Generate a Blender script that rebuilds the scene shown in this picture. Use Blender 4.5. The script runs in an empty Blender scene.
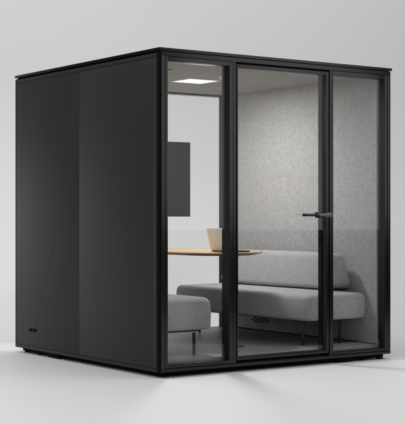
import bpy, bmesh, math, random
from mathutils import Vector, Matrix
random.seed(4)
sc = bpy.context.scene
C = sc.collection
R = math.radians

# ------------------------------------------------------------------ camera
TH = 0.61376                                   # the pod is turned this much from the view axis
CT, ST = math.cos(TH), math.sin(TH)
FPX, HY, CH = 1268.36, 217.49, 1.0705
X0, Z0 = -0.2838, 8.4038
cam_xy = (-CT * X0 - ST * Z0, ST * X0 - CT * Z0)
cd = bpy.data.cameras.new('camera')
cam = bpy.data.objects.new('camera', cd); C.objects.link(cam)
cam.location = (cam_xy[0], cam_xy[1], CH)
cam.rotation_euler = (R(90), 0, -TH)
cd.sensor_fit = 'HORIZONTAL'; cd.sensor_width = 36
cd.lens = FPX / 405 * 36
cd.shift_y = (HY - 212) / 405
cd.clip_end = 200
sc.camera = cam

def studio(X, Z, h=0):                          # metres right of / ahead of the camera -> scene position
    return Vector((cam_xy[0] + CT * X + ST * Z, cam_xy[1] - ST * X + CT * Z, h))

# ------------------------------------------------------------------ world, lamps, exposure
w = bpy.data.worlds.new('World'); sc.world = w; w.use_nodes = True
bg = w.node_tree.nodes['Background']
bg.inputs[0].default_value = (0.95, 0.97, 1.0, 1); bg.inputs[1].default_value = 0.03

def area(name, loc, target, sx, sy, power, col=(1, 1, 1)):
    l = bpy.data.lights.new(name, 'AREA'); l.shape = 'RECTANGLE'; l.size = sx; l.size_y = sy
    l.energy = power; l.color = col
    o = bpy.data.objects.new(name, l); C.objects.link(o)
    o.location = loc
    o.rotation_euler = (Vector(target) - Vector(loc)).to_track_quat('-Z', 'Y').to_euler()
    return o

# big overhead softbox, slightly in front of the pod
area('overhead_softbox', studio(-1.2, 8.8, 5.6), studio(-1.2, 8.8, 0), 12.0, 12.0, 565)
# backdrop wash from above and behind
area('backdrop_softbox', studio(0, 11.8, 5.4), studio(0, 15.5, 1.5), 8.0, 1.5, 5)
# softbox behind and to the left: rakes through the rear glass and along the left wall
q_ = studio(-4.3, 13.2, 0.95)
area('rear_softbox', q_, studio(0.5, 10.6, 0.4), 2.0, 1.6, 24)
# added front fill behind the camera, lifts the light inside the pod
area('front_fill', studio(-0.6, -2.0, 2.7), studio(0.3, 10, 1.0), 5.0, 3.0, 100)
# added fill light, high left, evens out the floor on the left
area('left_fill', studio(-5.5, 5.8, 3.8), studio(-1.6, 8.0, 0), 2.5, 2.5, 75)
# large upright softbox to the right; its lower edge shows as the step in the glass
sb_c = Vector((1.15 + ST * 5.2, -CT * 5.2, 0.93 + 1.7))
area('side_softbox', sb_c, sb_c - Vector((ST, -CT, 0)), 3.6, 3.4, 54)

sc.view_settings.view_transform = 'Standard'
sc.view_settings.look = 'None'
sc.view_settings.exposure = 0
sc.view_settings.gamma = 1
sc.cycles.max_bounces = 14
sc.cycles.diffuse_bounces = 6
sc.cycles.glossy_bounces = 6
sc.cycles.transparent_max_bounces = 16
sc.cycles.use_denoising = True
sc.cycles.caustics_reflective = False
sc.cycles.caustics_refractive = False

# ------------------------------------------------------------------ materials
def mat(name, col, rough=0.5, metal=0.0, spec=0.5, noise=None, bump=None, var=0.0, vscale=3.0, coat=0.0, sheen=0.0):
    m = bpy.data.materials.new(name); m.use_nodes = True
    nt = m.node_tree; n = nt.nodes; L = nt.links
    b = n['Principled BSDF']
    b.inputs['Base Color'].default_value = (*col, 1)
    b.inputs['Roughness'].default_value = rough
    b.inputs['Metallic'].default_value = metal
    b.inputs['Specular IOR Level'].default_value = spec
    b.inputs['Coat Weight'].default_value = coat
    b.inputs['Sheen Weight'].default_value = sheen
    b.inputs['Sheen Roughness'].default_value = 0.5
    tc = n.new('ShaderNodeTexCoord')
    if var:
        t = n.new('ShaderNodeTexNoise'); t.inputs['Scale'].default_value = vscale; t.inputs['Detail'].default_value = 5
        L.new(tc.outputs['Object'], t.inputs['Vector'])
        r = n.new('ShaderNodeValToRGB')
        r.color_ramp.elements[0].position = 0.3; r.color_ramp.elements[1].position = 0.7
        r.color_ramp.elements[0].color = (*[c * (1 - var) for c in col], 1)
        r.color_ramp.elements[1].color = (*[min(1, c * (1 + var)) for c in col], 1)
        L.new(t.outputs['Fac'], r.inputs[0]); L.new(r.outputs[0], b.inputs['Base Color'])
    if bump:
        t2 = n.new('ShaderNodeTexNoise'); t2.inputs['Scale'].default_value = bump[0]; t2.inputs['Detail'].default_value = 4
        L.new(tc.outputs['Object'], t2.inputs['Vector'])
        bp = n.new('ShaderNodeBump'); bp.inputs['Strength'].default_value = bump[1]; bp.inputs['Distance'].default_value = bump[2]
        L.new(t2.outputs['Fac'], bp.inputs['Height']); L.new(bp.outputs[0], b.inputs['Normal'])
    return m

def fabric(name, col, scale=420, var=0.22, bump=0.5):
    """melange woven cloth: fine crossed threads plus a mottled fibre tone"""
    m = bpy.data.materials.new(name); m.use_nodes = True
    nt = m.node_tree; n = nt.nodes; L = nt.links; b = n['Principled BSDF']
    b.inputs['Roughness'].default_value = 0.95; b.inputs['Specular IOR Level'].default_value = 0.15
    b.inputs['Sheen Weight'].default_value = 0.25
    tc = n.new('ShaderNodeTexCoord')
    t = n.new('ShaderNodeTexNoise'); t.inputs['Scale'].default_value = scale; t.inputs['Detail'].default_value = 3
    t1 = n.new('ShaderNodeTexNoise'); t1.inputs['Scale'].default_value = scale / 5; t1.inputs['Detail'].default_value = 6
    for q in (t, t1): L.new(tc.outputs['Object'], q.inputs['Vector'])
    mx = n.new('ShaderNodeMath'); mx.operation = 'ADD'
    L.new(t.outputs['Fac'], mx.inputs[0]); L.new(t1.outputs['Fac'], mx.inputs[1])
    mr = n.new('ShaderNodeMapRange'); mr.inputs[1].default_value = 0.65; mr.inputs[2].default_value = 1.35
    L.new(mx.outputs[0], mr.inputs[0])
    r = n.new('ShaderNodeValToRGB')
    r.color_ramp.elements[0].color = (*[c * (1 - var) for c in col], 1)
    r.color_ramp.elements[1].color = (*[c * (1 + var) for c in col], 1)
    L.new(mr.outputs[0], r.inputs[0]); L.new(r.outputs[0], b.inputs['Base Color'])
    bp = n.new('ShaderNodeBump'); bp.inputs['Strength'].default_value = bump; bp.inputs['Distance'].default_value = 0.0015
    L.new(mx.outputs[0], bp.inputs['Height']); L.new(bp.outputs[0], b.inputs['Normal'])
    return m

M = {}
M['sweep'] = mat('white_sweep', (0.78, 0.78, 0.775), 0.55, spec=0.3, var=0.012, vscale=0.7)
M['panel'] = mat('charcoal_panel', (0.0155, 0.016, 0.016), 0.55, spec=0.30, bump=(900, 0.08, 0.0006), var=0.05, vscale=1.6)
M['frame'] = mat('black_frame', (0.006, 0.006, 0.006), 0.26, spec=0.42, bump=(700, 0.03, 0.0004))
M['gap'] = mat('black_rubber', (0.003, 0.003, 0.003), 0.8, spec=0.1)
M['reveal'] = mat('gloss_black', (0.010, 0.010, 0.010), 0.16)
M['felt'] = fabric('grey_felt', (0.385, 0.385, 0.385), 220, 0.25, 1.0)
M['sofa'] = fabric('grey_weave', (0.40, 0.40, 0.402), 400, 0.32, 0.8)
M['ceiling'] = mat('ceiling_grey', (0.275, 0.267, 0.248), 0.7, var=0.08, vscale=4, bump=(60, 0.1, 0.001))
M['carpet'] = mat('floor_grey', (0.25, 0.25, 0.25), 0.42, spec=0.5, var=0.10, vscale=25, bump=(500, 0.15, 0.0006))
M['dark'] = mat('dark_studio_floor', (0.02, 0.02, 0.02), 0.9, spec=0.1)
M['steel'] = mat('black_steel', (0.015, 0.015, 0.015), 0.35)
M['grey_metal'] = mat('grey_metal', (0.16, 0.155, 0.15), 0.35, metal=0.6)
M['dark_line'] = mat('dark_line', (0.0125, 0.0128, 0.0128), 0.5)
M['reveal_liner'] = mat('matte_liner', (0.012, 0.012, 0.012), 0.6, spec=0.25)
M['oak_shade'] = mat('shaded_underside', (0.11, 0.062, 0.028), 0.55, var=0.2, vscale=30)  # oak darkened in colour to stand for shade below the table edge
M['zinc'] = mat('zinc', (0.5, 0.5, 0.5), 0.45, metal=1.0)
M['alu'] = mat('silver_lid', (0.84, 0.80, 0.73), 0.4, metal=0.0)
M['screen'] = mat('tv_screen', (0.005, 0.005, 0.0047), 0.45, spec=0.2)
M['tvcase'] = mat('tv_case', (0.004, 0.004, 0.004), 0.5, spec=0.2)
M['white'] = mat('white_plastic', (0.8, 0.8, 0.8), 0.4)
M['keys'] = mat('keyboard', (0.03, 0.03, 0.03), 0.5)

def wood():
    m = bpy.data.materials.new('oak'); m.use_nodes = True
    nt = m.node_tree; n = nt.nodes; L = nt.links; b = n['Principled BSDF']
    tc = n.new('ShaderNodeTexCoord'); mp = n.new('ShaderNodeMapping'); mp.inputs['Scale'].default_value = (26, 1.6, 26)
    L.new(tc.outputs['Object'], mp.inputs[0])
    t = n.new('ShaderNodeTexNoise'); t.inputs['Scale'].default_value = 2.0; t.inputs['Detail'].default_value = 8; t.inputs['Distortion'].default_value = 0.6
    L.new(mp.outputs[0], t.inputs['Vector'])
    r = n.new('ShaderNodeValToRGB'); r.color_ramp.elements[0].position = 0.3; r.color_ramp.elements[1].position = 0.7
    r.color_ramp.elements[0].color = (0.48, 0.31, 0.15, 1); r.color_ramp.elements[1].color = (0.66, 0.47, 0.26, 1)
    L.new(t.outputs['Fac'], r.inputs[0]); L.new(r.outputs[0], b.inputs['Base Color'])
    b.inputs['Roughness'].default_value = 0.38
    return m
M['oak'] = wood()

def glass(name, tint=(0.98, 0.98, 0.98)):
    """clear pane: see-through plus a mirror part that grows towards grazing (Schlick), on the outer faces"""
    m = bpy.data.materials.new(name); m.use_nodes = True
    nt = m.node_tree; n = nt.nodes; L = nt.links
    n.remove(n['Principled BSDF']); out = n['Material Output']
    tr = n.new('ShaderNodeBsdfTransparent'); tr.inputs[0].default_value = (*tint, 1)
    gl = n.new('ShaderNodeBsdfGlossy'); gl.inputs['Roughness'].default_value = 0.015; gl.inputs[0].default_value = (1, 1, 1, 1)
    lw = n.new('ShaderNodeLayerWeight'); lw.inputs['Blend'].default_value = 0.5
    pw = n.new('ShaderNodeMath'); pw.operation = 'POWER'; pw.inputs[1].default_value = 5
    L.new(lw.outputs['Facing'], pw.inputs[0])
    ma = n.new('ShaderNodeMath'); ma.operation = 'MULTIPLY_ADD'; ma.inputs[1].default_value = 0.96; ma.inputs[2].default_value = 0.017
    L.new(pw.outputs[0], ma.inputs[0])
    mx = n.new('ShaderNodeMixShader')
    L.new(ma.outputs[0], mx.inputs[0]); L.new(tr.outputs[0], mx.inputs[1]); L.new(gl.outputs[0], mx.inputs[2])
    L.new(mx.outputs[0], out.inputs['Surface'])
    return m
M['glass'] = glass('clear_glass')

def emit(name, col, s):
    m = bpy.data.materials.new(name); m.use_nodes = True
    b = m.node_tree.nodes['Principled BSDF']
    b.inputs['Base Color'].default_value = (0.8, 0.8, 0.8, 1)
    b.inputs['Emission Color'].default_value = (*col, 1); b.inputs['Emission Strength'].default_value = s
    return m
M['led'] = emit('led_diffuser', (1.0, 0.975, 0.94), 1.2)

# ------------------------------------------------------------------ mesh helpers
class MB:
    def __init__(s): s.bm = bmesh.new()
    def box(s, x0, x1, y0, y1, z0, z1, bev=0.0):
        t = bmesh.new(); bmesh.ops.create_cube(t, size=1)
        for v in t.verts:
            v.co = Vector(((x0 + x1) / 2 + v.co.x * (x1 - x0), (y0 + y1) / 2 + v.co.y * (y1 - y0), (z0 + z1) / 2 + v.co.z * (z1 - z0)))
        if bev: bmesh.ops.bevel(t, geom=t.edges[:], offset=bev, segments=2, affect='EDGES', profile=0.7)
        s._add(t); return s
    def cyl(s, p0, p1, r0, r1=None, n=28, bev=0.0):
        r1 = r0 if r1 is None else r1
        p0, p1 = Vector(p0), Vector(p1); d = p1 - p0; q = d.to_track_quat('Z', 'Y')
        rings = []
        def ring(t, r): return [p0 + d * t + q @ Vector((math.cos(a) * r, math.sin(a) * r, 0)) for a in (2 * math.pi * k / n for k in range(n))]
        Ld = d.length; e = min(bev / Ld, 0.45) if Ld else 0
        if bev: rings = [ring(0, r0 - bev), ring(e * 0.3, r0 - bev * 0.3), ring(e, r0), ring(1 - e, r1), ring(1 - e * 0.3, r1 - bev * 0.3), ring(1, r1 - bev)]
        else: rings = [ring(0, r0), ring(1, r1)]
        s.loft(rings); return s
    def loft(s, rings):
        t = bmesh.new(); vs = [[t.verts.new(p) for p in r] for r in rings]; n = len(rings[0])
        for a, b in zip(vs, vs[1:]):
            for k in range(n): t.faces.new((a[k], a[(k + 1) % n], b[(k + 1) % n], b[k]))
        t.faces.new(list(reversed(vs[0]))); t.faces.new(vs[-1])
        bmesh.ops.recalc_face_normals(t, faces=t.faces[:])
        s._add(t); return s
    def _add(s, t):
        me = bpy.data.meshes.new('tmp'); t.to_mesh(me); t.free(); s.bm.from_mesh(me); bpy.data.meshes.remove(me)
    def build(s, name, m, parent=None, smooth=35):
        me = bpy.data.meshes.new(name)
        for f in s.bm.faces: f.smooth = True
        for e in s.bm.edges:
            e.smooth = not (len(e.link_faces) == 2 and e.calc_face_angle(0) > R(smooth))
        s.bm.to_mesh(me); s.bm.free()
        me.materials.append(m)
        o = bpy.data.objects.new(name, me); C.objects.link(o)
        if parent is not None: o.parent = parent; 
        if parent is not None:
            p = parent; off = Vector((0, 0, 0)); rot = Matrix.Identity(4)
            o.matrix_parent_inverse = parent_world(parent).inverted()
        return o

def parent_world(o):
    m = Matrix.LocRotScale(o.location, o.rotation_euler, o.scale)
    if o.parent: m = parent_world(o.parent) @ o.matrix_parent_inverse @ m
    return m

def thing(name, label, cat, loc, group=None):
    o = bpy.data.objects.new(name, None); C.objects.link(o); o.empty_display_size = 0.1
    o.location = loc; o['label'] = label; o['category'] = cat
    if group: o['group'] = group
    return o

def rrect(x0, x1, y0, y1, r, z, n=8, bulge=0.0):
    pts = []
    for cx, cy, a0 in ((x1 - r, y1 - r, 0), (x0 + r, y1 - r, 90), (x0 + r, y0 + r, 180), (x1 - r, y0 + r, 270)):
        for k in range(n + 1):
            a = R(a0 + 90 * k / n); pts.append(Vector((cx + r * math.cos(a), cy + r * math.sin(a), z)))
    return pts

def cushion(mb, x0, x1, y0, y1, z0, z1, rc, rt, rb, crown):
    rings = []
    def ring(ins, z):
        r = max(rc - ins, 0.004) if ins < rc else 0.004
        rings.append(rrect(x0 + ins, x1 - ins, y0 + ins, y1 - ins, r, z))
    zt = z1 - crown
    ring(rb + 0.05, z0)
    for k in range(6):
        a = R(90 * k / 5); ring(rb * (1 - math.sin(a)), z0 + rb * (1 - math.cos(a)))
    ring(-0.004, (z0 + zt) / 2)
    for k in range(9):
        a = R(90 * k / 8); ring(rt * (1 - math.cos(a)), zt - rt * (1 - math.sin(a)))
    w = min(x1 - x0, y1 - y0) / 2
    for k in range(1, 8):
        t = k / 8; ins = rt + (w - rt - 0.01) * t
        ring(ins, zt + crown * math.sin(t * math.pi / 2))
    mb.loft(rings)
    return mb

# ------------------------------------------------------------------ the sweep: floor curving up into a backdrop
def sweep():
    bm = bmesh.new(); prof = [(-2.0, 0), (3, 0), (7, 0), (9, 0), (11.6, 0)]
    r = 2.6
    for k in range(1, 25):
        a = R(90 * k / 24); prof.append((11.6 + r * math.sin(a), r * (1 - math.cos(a))))
    prof += [(11.6 + r, 4.5), (11.6 + r, 7.5)]
    def right(d): return 1.75 + 0.12 * (d - 6) if d < 8.8 else min(5.0, 2.09 + (d - 8.8) * 1.6)
    prof[2:4] = [(6, 0), (7, 0), (8, 0), (8.8, 0), (9.6, 0), (10.6, 0)]
    tx = [0, 0.2, 0.4, 0.6, 0.8, 1.0]; xs = tx
    g = [[bm.verts.new(studio(-7.5 + (right(max(d, 5)) + 7.5) * t, d, h)) for t in tx] for d, h in prof]
    for i in range(len(g) - 1):
        for j in range(len(xs) - 1):
            bm.faces.new((g[i][j], g[i][j + 1], g[i + 1][j + 1], g[i + 1][j])).smooth = True
    me = bpy.data.meshes.new('floor'); bm.to_mesh(me); bm.free(); me.materials.append(M['sweep'])
    o = bpy.data.objects.new('floor', me); C.objects.link(o); o['kind'] = 'structure'
sweep()
def ground():
    bm = bmesh.new()
    bm.faces.new([bm.verts.new(studio(x, d, -0.006)) for x, d in ((-25, -15), (25, -15), (25, 30), (-25, 30))])
    me = bpy.data.meshes.new('ground'); bm.to_mesh(me); bm.free(); me.materials.append(M['dark'])
    o = bpy.data.objects.new('ground', me); C.objects.link(o); o['kind'] = 'structure'
ground()

# ------------------------------------------------------------------ the pod
W = D = 2.10
H = 2.20
FL, CE = 0.105, 2.147
ZB = 0.040
pod = thing('meeting_pod', 'black freestanding office meeting pod with glass front, glass door and charcoal side walls', 'office pod', (W / 2, D / 2, 0))

# base chassis and levelling feet
ba = MB().box(0.045, W - 0.045, 0.045, D - 0.045, 0.013, ZB + 0.02).build('base', M['gap'], pod)
def foot(x, y, r=0.022, bolt=False):
    if bolt:
        MB().cyl((x, y, 0.0), (x, y, 0.007), 0.0085, bev=0.0015, n=20).build('foot', M['zinc'], ba)
        MB().cyl((x, y, 0.007), (x, y, ZB + 0.01), 0.005, n=16).build('foot_stem', M['gap'], ba)
        return
    m = MB().cyl((x, y, 0.0), (x, y, 0.009), r, bev=0.002).cyl((x, y, 0.009), (x, y, 0.016), r * 0.75, r * 0.45)
    m.cyl((x, y, 0.016), (x, y, ZB + 0.01), 0.0075)
    f = m.build('foot', M['gap'], ba)

for x, y in ((0.07, 1.79), (2.03, 0.06), (2.03, 2.03), (0.08, 2.03), (1.85, 0.07)): foot(x, y, 0.028)
for x, y in ((0.028, 0.030), (0.030, 0.10), (0.10, 0.028), (0.03, 1.10), (0.03, 1.36), (0.84, 0.03), (0.94, 0.05)): foot(x, y, 0.009, True)
for q in ((0.02, 0.16, 1.42, 1.60), (1.58, 1.74, 0.02, 0.18)): MB().box(*q, 0.006, ZB + 0.004, 0.003).build('skid', M['gap'], ba)

# outer side panels (two each side), with trim strips
def side(x_out, inward):
    xa, xb = (x_out, x_out + 0.045 * inward) if inward > 0 else (x_out - 0.045, x_out)
    xa2, xb2 = (x_out + 0.004, x_out + 0.045) if inward > 0 else (x_out - 0.045, x_out - 0.004)
    res = []
    for y0, y1 in ((0.0855, 1.0762), (1.0788, 2.082)):
        p = MB().box(xa, xb, y0, y1, ZB + 0.026, 2.1375, 0.0015).build('side_panel', M['panel'], pod); res.append(p)
    MB().box(xa, xb, 0.036, 2.082, 2.1405, 2.1665, 0.0015).box(xa, xb, 0.036, 0.0835, ZB + 0.026, 2.1375, 0.0015).box(xa, xb, 2.085, D - 0.001, ZB, 2.1665, 0.0015).box(xa - 0.0015, xb + 0.0015, 0.036, 2.082, ZB, ZB + 0.0235, 0.0012).build('side_trim', M['panel'], pod)
    MB().box(xa2, xb2, 0.036, 2.088, ZB + 0.002, 2.17).build('side_core', M['gap'], pod)
    return res
lp = side(0.0, 1)
side(W, -1)

# small dark mark low on the rear left panel, too small to read
def mark():
    m = MB(); y = 1.862
    for wd, marks in ((1, 4), (2, 4)):
        for k in range(marks):
            y2 = y - 0.0145
            m.box(-0.0012, 0.001, y2 + 0.0005, y2 + 0.004, 0.180, 0.206)
            m.box(-0.0012, 0.001, y2 + 0.0085, y2 + 0.0125, 0.180, 0.206)
            if (k + wd) % 2: m.box(-0.0010, 0.001, y2 + 0.0035, y2 + 0.0090, 0.181, 0.187)
            if k % 3 != 1: m.box(-0.0010, 0.001, y2 + 0.0035, y2 + 0.0090, 0.199, 0.205)
            m.box(-0.0010, 0.001, y2 + 0.0035, y2 + 0.0090, 0.190, 0.195)
            y = y2
        y -= 0.010
    m.build('nameplate', M['gap'], lp[1])
mark()
def hairline():  # thin dark curved line on the rear left panel
    pts = [(1.46, 0.93), (1.49, 0.82), (1.535, 0.70), (1.59, 0.58), (1.64, 0.50), (1.70, 0.38), (1.745, 0.29), (1.768, 0.209)]
    m = MB()
    rings = []
    for i, (y, z) in enumerate(pts):
        wd = 0.0002 + 0.0013 * i / (len(pts) - 1)
        rings.append([Vector((0.001, y - wd, z)), Vector((-0.0006, y - wd * 0.4, z)), Vector((-0.0006, y + wd * 0.4, z)), Vector((0.001, y + wd, z))])
    m.loft(rings).build('hairline_mark', M['dark_line'], lp[1])
hairline()

# roof: cap, shadow gap, slab
MB().box(-0.003, W + 0.003, -0.003, D + 0.003, 2.1805, H, 0.002).build('roof', M['frame'], pod)
MB().box(0.016, W - 0.016, 0.016, D - 0.016, 2.165, 2.182).build('roof_gasket', M['gap'], pod)

# structural frame: front and rear portals
B = 0.0012
for y0, y1 in ((0.0, 0.085), (D - 0.085, D - 0.002)):
    fr = MB()
    fr.box(0.012, W - 0.012, y0, y1, 2.1465, 2.1760, B)                   # head
    fr.box(0.012, W - 0.012, y0, y1, ZB, 0.062, B)                        # sill
    fr.box(0.012, 0.0415, y0 + 0.0004, y1, 0.0615, 2.147, B)
    fr.box(2.0625, W - 0.012, y0 + 0.0004, y1, 0.0615, 2.147, B)
    if y0 == 0:
        fr.box(0.6075, 0.630, y0 + 0.0004, y1, 0.0615, 2.147, B)
        fr.box(1.4840, 1.5050, y0 + 0.0004, y1, 0.0615, 2.147, B)
    fr.build('frame', M['frame'], pod)
MB().box(0.004, 0.047, 0.008, 0.082, ZB + 0.003, 2.168).box(W - 0.047, W - 0.004, 0.008, 0.082, ZB + 0.003, 2.168) \
    .box(0.020, W - 0.020, 0.010, 0.075, 2.12, 2.150).box(0.020, W - 0.020, 0.010, 0.075, ZB + 0.004, 0.070) \
    .box(0.600, 0.634, 0.012, 0.080, 0.06, 2.13).box(1.480, 1.508, 0.012, 0.080, 0.06, 2.13).build('corner_gasket', M['gap'], pod)

def sash(name, x0, x1, z0, z1, wl, wr, wt, wb, y0, y1, gy, extra=None):
    m = MB()
    m.box(x0, x0 + wl, y0, y1, z0, z1, B).box(x1 - wr, x1, y0, y1, z0, z1, B)
    m.box(x0 + wl, x1 - wr, y0 + 0.0005, y1, z1 - wt, z1 - 0.0005, B).box(x0 + wl, x1 - wr, y0 + 0.0005, y1, z0 + 0.0005, z0 + wb, B)
    o = m.build(name, M['frame'], pod)
    MB().box(x0 + wl - 0.004, x1 - wr + 0.004, gy, gy + 0.008, z0 + wb - 0.004, z1 - wt + 0.004).build('glass_pane', M['glass'], o)
    # matte liner added over the reveals to keep off the panel lamp's highlight
    a, b = x0 + wl, x1 - wr
    MB().box(a, a + 0.0012, gy + 0.009, y1 - 0.001, z0 + wb, z1 - wt).box(b - 0.0012, b, y0 + 0.002, y1 - 0.001, z0 + wb, z1 - wt).build('reveal_liner', M['reveal_liner'], o)
    return o
sash('window', 0.0445, 0.6050, 0.0655, 2.1440, 0.0215, 0.030, 0.028, 0.022, 0.001, 0.088, 0.030)
sash('window', 1.5075, 2.0600, 0.0655, 2.1440, 0.0105, 0.028, 0.030, 0.022, 0.001, 0.072, 0.030)
door = sash('door', 0.6390, 1.4750, 0.0820, 2.1330, 0.0115, 0.0215, 0.026, 0.024, 0.002, 0.046, 0.020)
# door jamb lining behind the leaf
MB().box(0.634, 0.652, 0.050, 0.086, 0.064, 2.145).box(1.446, 1.479, 0.050, 0.086, 0.064, 2.145).box(0.652, 1.446, 0.050, 0.086, 2.112, 2.145).box(0.652, 1.446, 0.050, 0.086, 0.064, 0.098).build('door_jamb', M['reveal'], pod)
# rear glazing, a mullion in the middle carrying the screen
sash('window', 0.0445, 1.0300, 0.0655, 2.1440, 0.030, 0.020, 0.012, 0.040, D - 0.080, D - 0.003, D - 0.04)
sash('window', 1.0700, 2.0450, 0.0655, 2.1440, 0.020, 0.040, 0.012, 0.040, D - 0.080, D - 0.003, D - 0.04)
MB().box(1.0315, 1.0685, D - 0.085, D - 0.004, 0.064, 2.145, B).build('mullion', M['frame'], pod)

# door handle: grey body across the stile, black lever and collars, both faces
hz = 1.089
hb = MB().box(1.322, 1.462, -0.052, -0.034, hz - 0.0115, hz + 0.0115, 0.003).cyl((1.462, -0.030, hz), (1.462, 0.006, hz), 0.013, bev=0.002).box(1.446, 1.478, -0.036, -0.001, hz - 0.018, hz + 0.018, 0.003)
handle = hb.build('handle', M['grey_metal'], door)
MB().box(1.238, 1.318, -0.050, -0.036, hz - 0.010, hz + 0.010, 0.004).box(1.316, 1.342, -0.056, -0.031, hz - 0.021, hz + 0.021, 0.004).build('lever', M['reveal'], door)
MB().box(1.30, 1.455, 0.075, 0.093, hz - 0.010, hz + 0.010, 0.004).cyl((1.458, 0.045, hz), (1.458, 0.093, hz), 0.011).build('lever', M['reveal'], door)

# inner linings
MB().box(0.048, 0.072, 0.088, D - 0.083, FL, CE, 0.001).build('wall_lining', M['felt'], pod)
rl = MB().box(2.030, 2.054, 0.090, D - 0.083, FL + 0.002, CE, 0.001).build('wall_lining', M['felt'], pod)
MB().box(0.052, 2.048, 0.089, D - 0.084, ZB + 0.004, FL).build('floor_panel', M['carpet'], pod)
MB().box(0.052, 2.050, 0.089, 0.40, FL, FL + 0.0035, 0.001)
cl = MB().box(0.047, 2.053, 0.089, D - 0.084, CE, 2.166).build('ceiling', M['ceiling'], pod)
# thin skirting at the felt foot
MB().box(2.024, 2.0299, 0.092, D - 0.086, FL + 0.0005, FL + 0.010).build('skirting', M['gap'], pod)

# perforated outlet under the sofa
vg = MB()
def slot(m, y, z, ry=0.0165, rz=0.0072, x=2.030):
    n = 16
    a = [Vector((x + 0.001, y + ry * math.cos(2 * math.pi * k / n), z + rz * math.sin(2 * math.pi * k / n))) for k in range(n)]
    b = [Vector((x - 0.0015, p.y, p.z)) for p in a]
    m.loft([a, b])
for k in range(4):
    for dz in (-0.0175, 0.0175): slot(vg, 1.605 - k * 0.052, 0.196 + dz)
for k in range(5): slot(vg, 1.631 - k * 0.052, 0.196, 0.0155, 0.007)
vg.build('vent_grille', M['gap'], rl)

# ceiling light, sensor, vent
LX0, LX1, LY0, LY1 = 0.965, 1.235, 1.040, 1.290
MB().box(LX0 - 0.012, LX1 + 0.012, LY0 - 0.012, LY0, CE - 0.005, CE + 0.002).box(LX0 - 0.012, LX1 + 0.012, LY1, LY1 + 0.012, CE - 0.005, CE + 0.002) \
    .box(LX0 - 0.012, LX0, LY0, LY1, CE - 0.005, CE + 0.002).box(LX1, LX1 + 0.012, LY0, LY1, CE - 0.005, CE + 0.002).build('light_frame', M['white'], cl)
MB().box(LX0, LX1, LY0, LY1, CE - 0.003, CE + 0.001).build('light_diffuser', M['led'], cl)
MB().cyl((1.09, 0.80, CE - 0.006), (1.09, 0.80, CE + 0.001), 0.030, bev=0.002).cyl((1.09, 0.80, CE - 0.022), (1.09, 0.80, CE - 0.006), 0.013, 0.018, bev=0.002).build('sensor', M['white'], cl)
MB().box(0.40, 0.52, 0.62, 0.66, CE - 0.003, CE + 0.001).build('ceiling_vent', M['gap'], cl)

pl = area('panel_lamp', ((LX0 + LX1) / 2, (LY0 + LY1) / 2, CE - 0.012), ((LX0 + LX1) / 2, (LY0 + LY1) / 2 + 1e-4, 0), LX1 - LX0 - 0.01, LY1 - LY0 - 0.01, 27, (1.0, 0.99, 0.98))

# ------------------------------------------------------------------ sofa and bench
def legs(t, pts, ztop):
    for x, y in pts:
        MB().cyl((x, y, FL), (x, y, ztop), 0.0105, 0.0125, n=20, bev=0.001).build('leg', M['steel'], t)

sofa = thing('sofa', 'grey fabric sofa with a low backrest along the felt wall behind the door', 'sofa', (1.73, 1.05, FL))
m = MB(); cushion(m, 1.435, 2.0295, 0.184, 1.965, 0.300, 0.512, 0.055, 0.048, 0.022, 0.016)
seat = m.build('seat', M['sofa'], sofa, 60)
MB().box(1.50, 1.96, 0.30, 1.81, 0.285, 0.3035).build('seat_base', M['steel'], sofa)
def backrest():
    # cross-section (x, z), rounded; extruded along y with softened ends
    y0, y1 = 0.345, 1.74
    base = [(1.735, 0.522), (2.029, 0.518), (1.950, 0.790), (1.800, 0.804)]
    rad = [0.035, 0.02, 0.065, 0.065]
    prof = []
    n = len(base)
    for i in range(n):
        p = Vector(base[i]); a = Vector(base[i - 1]); b = Vector(base[(i + 1) % n])
        da = (a - p).normalized(); db = (b - p).normalized()
        ang = math.acos(max(-1, min(1, da.dot(db)))); tl = rad[i] / math.tan(ang / 2)
        p1 = p + da * tl; p2 = p + db * tl
        for k in range(9):
            t = k / 8; prof.append((p1 * (1 - t) ** 2) + p * (2 * t * (1 - t)) + p2 * t * t)
    cen = Vector((1.885, 0.66))
    rings = []; re = 0.065
    def ring(y, ins):
        out = []
        for p in prof:
            d = (p - cen); L_ = d.length; q = cen + d * ((L_ - ins) / L_)
            out.append(Vector((q.x, y, q.y)))
        rings.append(out)
    ring(y0, re + 0.06)
    for k in range(7): a = R(90 * k / 6); ring(y0 + re * (1 - math.sin(a)), re * (1 - math.cos(a)) if False else re * (1 - math.sin(a)) ** 1.6)
    rings2 = rings[:]; rings.clear()
    # rebuild ends as quarter-round: y advances with sin, inset with cos
    ring(y0, re + 0.05)
    for k in range(8):
        a = R(90 * k / 7); ring(y0 + re * (1 - math.cos(a)), re * (1 - math.sin(a)))
    for k in range(1, 9): ring(y0 + re + (y1 - y0 - 2 * re) * k / 9, -0.003 * math.sin(math.pi * k / 9))
    for k in range(8):
        a = R(90 * k / 7); ring(y1 - re + re * math.sin(a), re * (1 - math.cos(a)))
    ring(y1, re + 0.05)
    return MB().loft(rings)
backrest().build('backrest', M['sofa'], sofa, 60)
MB().box(1.80, 1.96, 0.42, 1.74, 0.510, 0.540).build('backrest_rail', M['steel'], sofa)
legs(sofa, ((1.540, 0.375), (1.880, 0.345), (1.540, 1.735), (1.880, 1.765)), 0.290)

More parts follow.
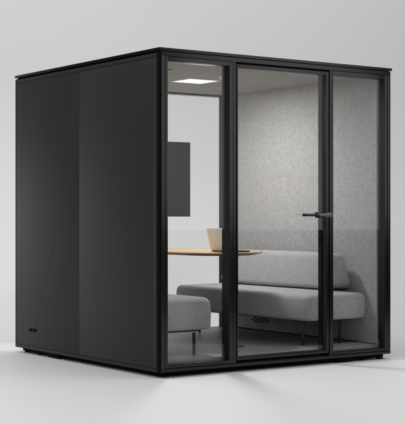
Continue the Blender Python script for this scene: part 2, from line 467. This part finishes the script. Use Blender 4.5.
bench = thing('bench', 'grey fabric bench without a backrest beside the dark left wall', 'bench', (0.34, 1.05, FL))
m = MB(); cushion(m, 0.080, 0.618, 0.225, 1.885, 0.283, 0.524, 0.090, 0.060, 0.022, 0.016)
m.build('seat', M['sofa'], bench, 60)
MB().box(0.14, 0.54, 0.30, 1.81, 0.268, 0.2845).build('seat_base', M['steel'], bench)
legs(bench, ((0.520, 0.350), (0.15, 0.350), (0.520, 1.750), (0.15, 1.750)), 0.256)

# ------------------------------------------------------------------ table
table = thing('table', 'oval-ended oak table on a black column between the bench and the sofa', 'table', (1.05, 1.2, FL))
def stadium(xc, r, yc, yend, z, ins, n=40, rc=0.05):
    pts = []; r2 = r - ins
    for k in range(n + 1):
        a = math.pi + math.pi * k / n; pts.append(Vector((xc + r2 * math.cos(a), yc + r2 * math.sin(a), z)))
    rr = max(rc - ins, 0.004)
    for cx, a0 in ((xc + r2 - rr, 0), (xc - r2 + rr, 90)):
        for k in range(7):
            a = R(a0 + 90 * k / 6); pts.append(Vector((cx + rr * math.cos(a), yend - ins - rr + rr * math.sin(a), z)))
    return pts
TT = 0.812
tr = [stadium(1.05, 0.35, 0.80, 1.985, z, i) for z, i in ((TT - 0.0125, 0.012), (TT - 0.010, 0.007), (TT - 0.006, 0.001), (TT - 0.003, 0.0005), (TT, 0.004))]
top = MB().loft(tr).build('tabletop', M['oak'], table)
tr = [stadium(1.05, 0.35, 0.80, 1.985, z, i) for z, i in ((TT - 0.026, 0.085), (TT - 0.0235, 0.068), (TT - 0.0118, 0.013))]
MB().loft(tr).build('underside', M['oak_shade'], top)
MB().cyl((1.03, 0.585, FL), (1.03, 0.585, FL + 0.008), 0.092, bev=0.002, n=48).cyl((1.03, 0.585, FL + 0.008), (1.03, 0.585, TT - 0.032), 0.026).cyl((1.03, 0.585, TT - 0.032), (1.03, 0.585, TT - 0.0255), 0.05).build('leg', M['steel'], table)
MB().cyl((1.05, 1.80, FL), (1.05, 1.80, FL + 0.008), 0.092, bev=0.002, n=48).cyl((1.05, 1.80, FL + 0.008), (1.05, 1.80, TT - 0.032), 0.026).cyl((1.05, 1.80, TT - 0.032), (1.05, 1.80, TT - 0.0255), 0.05).build('leg', M['steel'], table)

# ------------------------------------------------------------------ laptop (built in its own axes, then turned)
lap = thing('laptop', 'small open silver laptop standing on the oak table', 'laptop', (0, 0, 0))
LW, LDp, LH = 0.270, 0.190, 0.172
MB().box(0, LDp, -LW / 2, LW / 2, 0.002, 0.012, 0.003).build('base', M['keys'], lap)
kb = MB()
for i in range(5):
    for j in range(13):
        kb.box(0.035 + i * 0.019, 0.051 + i * 0.019, -0.122 + j * 0.0188, -0.106 + j * 0.0188, 0.0115, 0.0132)
kb.build('keyboard', M['keys'], lap)
lid = MB().box(-0.005, 0.0, -LW / 2, LW / 2, 0.004, LH, 0.002)
TL = R(-13)
Mt = Matrix.Translation((0, 0, 0.012)) @ Matrix.Rotation(TL, 4, 'Y')
lo = lid.build('lid', M['alu'], lap); lo.data.transform(Mt)
s_ = MB().box(0.0002, 0.0012, -LW / 2 + 0.008, LW / 2 - 0.008, 0.012, LH - 0.006).build('screen', M['screen'], lo); s_.data.transform(Mt)
e_ = MB().cyl((-0.0058, 0, LH / 2), (-0.0048, 0, LH / 2), 0.012, n=24).build('emblem', M['white'], lo); e_.data.transform(Mt)
f_ = MB().box(0.012, 0.02, -0.12, 0.12, 0, 0.003).box(0.165, 0.173, -0.12, 0.12, 0, 0.003).build('foot_strip', M['gap'], lap)
lap.location = (0.965, 0.66, TT)
lap.rotation_euler = (0, 0, R(-10))

# ------------------------------------------------------------------ television on the rear mullion
tv = thing('television', 'flat black television mounted on the rear glass wall above the table', 'television', (1.05, 1.96, 1.395))
TX0, TX1, TZ0, TZ1, TY = 0.505, 1.592, 1.078, 1.716, 1.945
MB().box(TX0, TX1, TY + 0.004, TY + 0.034, TZ0, TZ1, 0.003).build('case', M['tvcase'], tv)
MB().box(TX0 + 0.009, TX1 - 0.009, TY, TY + 0.006, TZ0 + 0.014, TZ1 - 0.009, 0.0008).build('screen', M['screen'], tv)
MB().box(0.95, 1.15, TY + 0.034, D - 0.086, 1.30, 1.50, 0.002).build('bracket', M['steel'], tv)
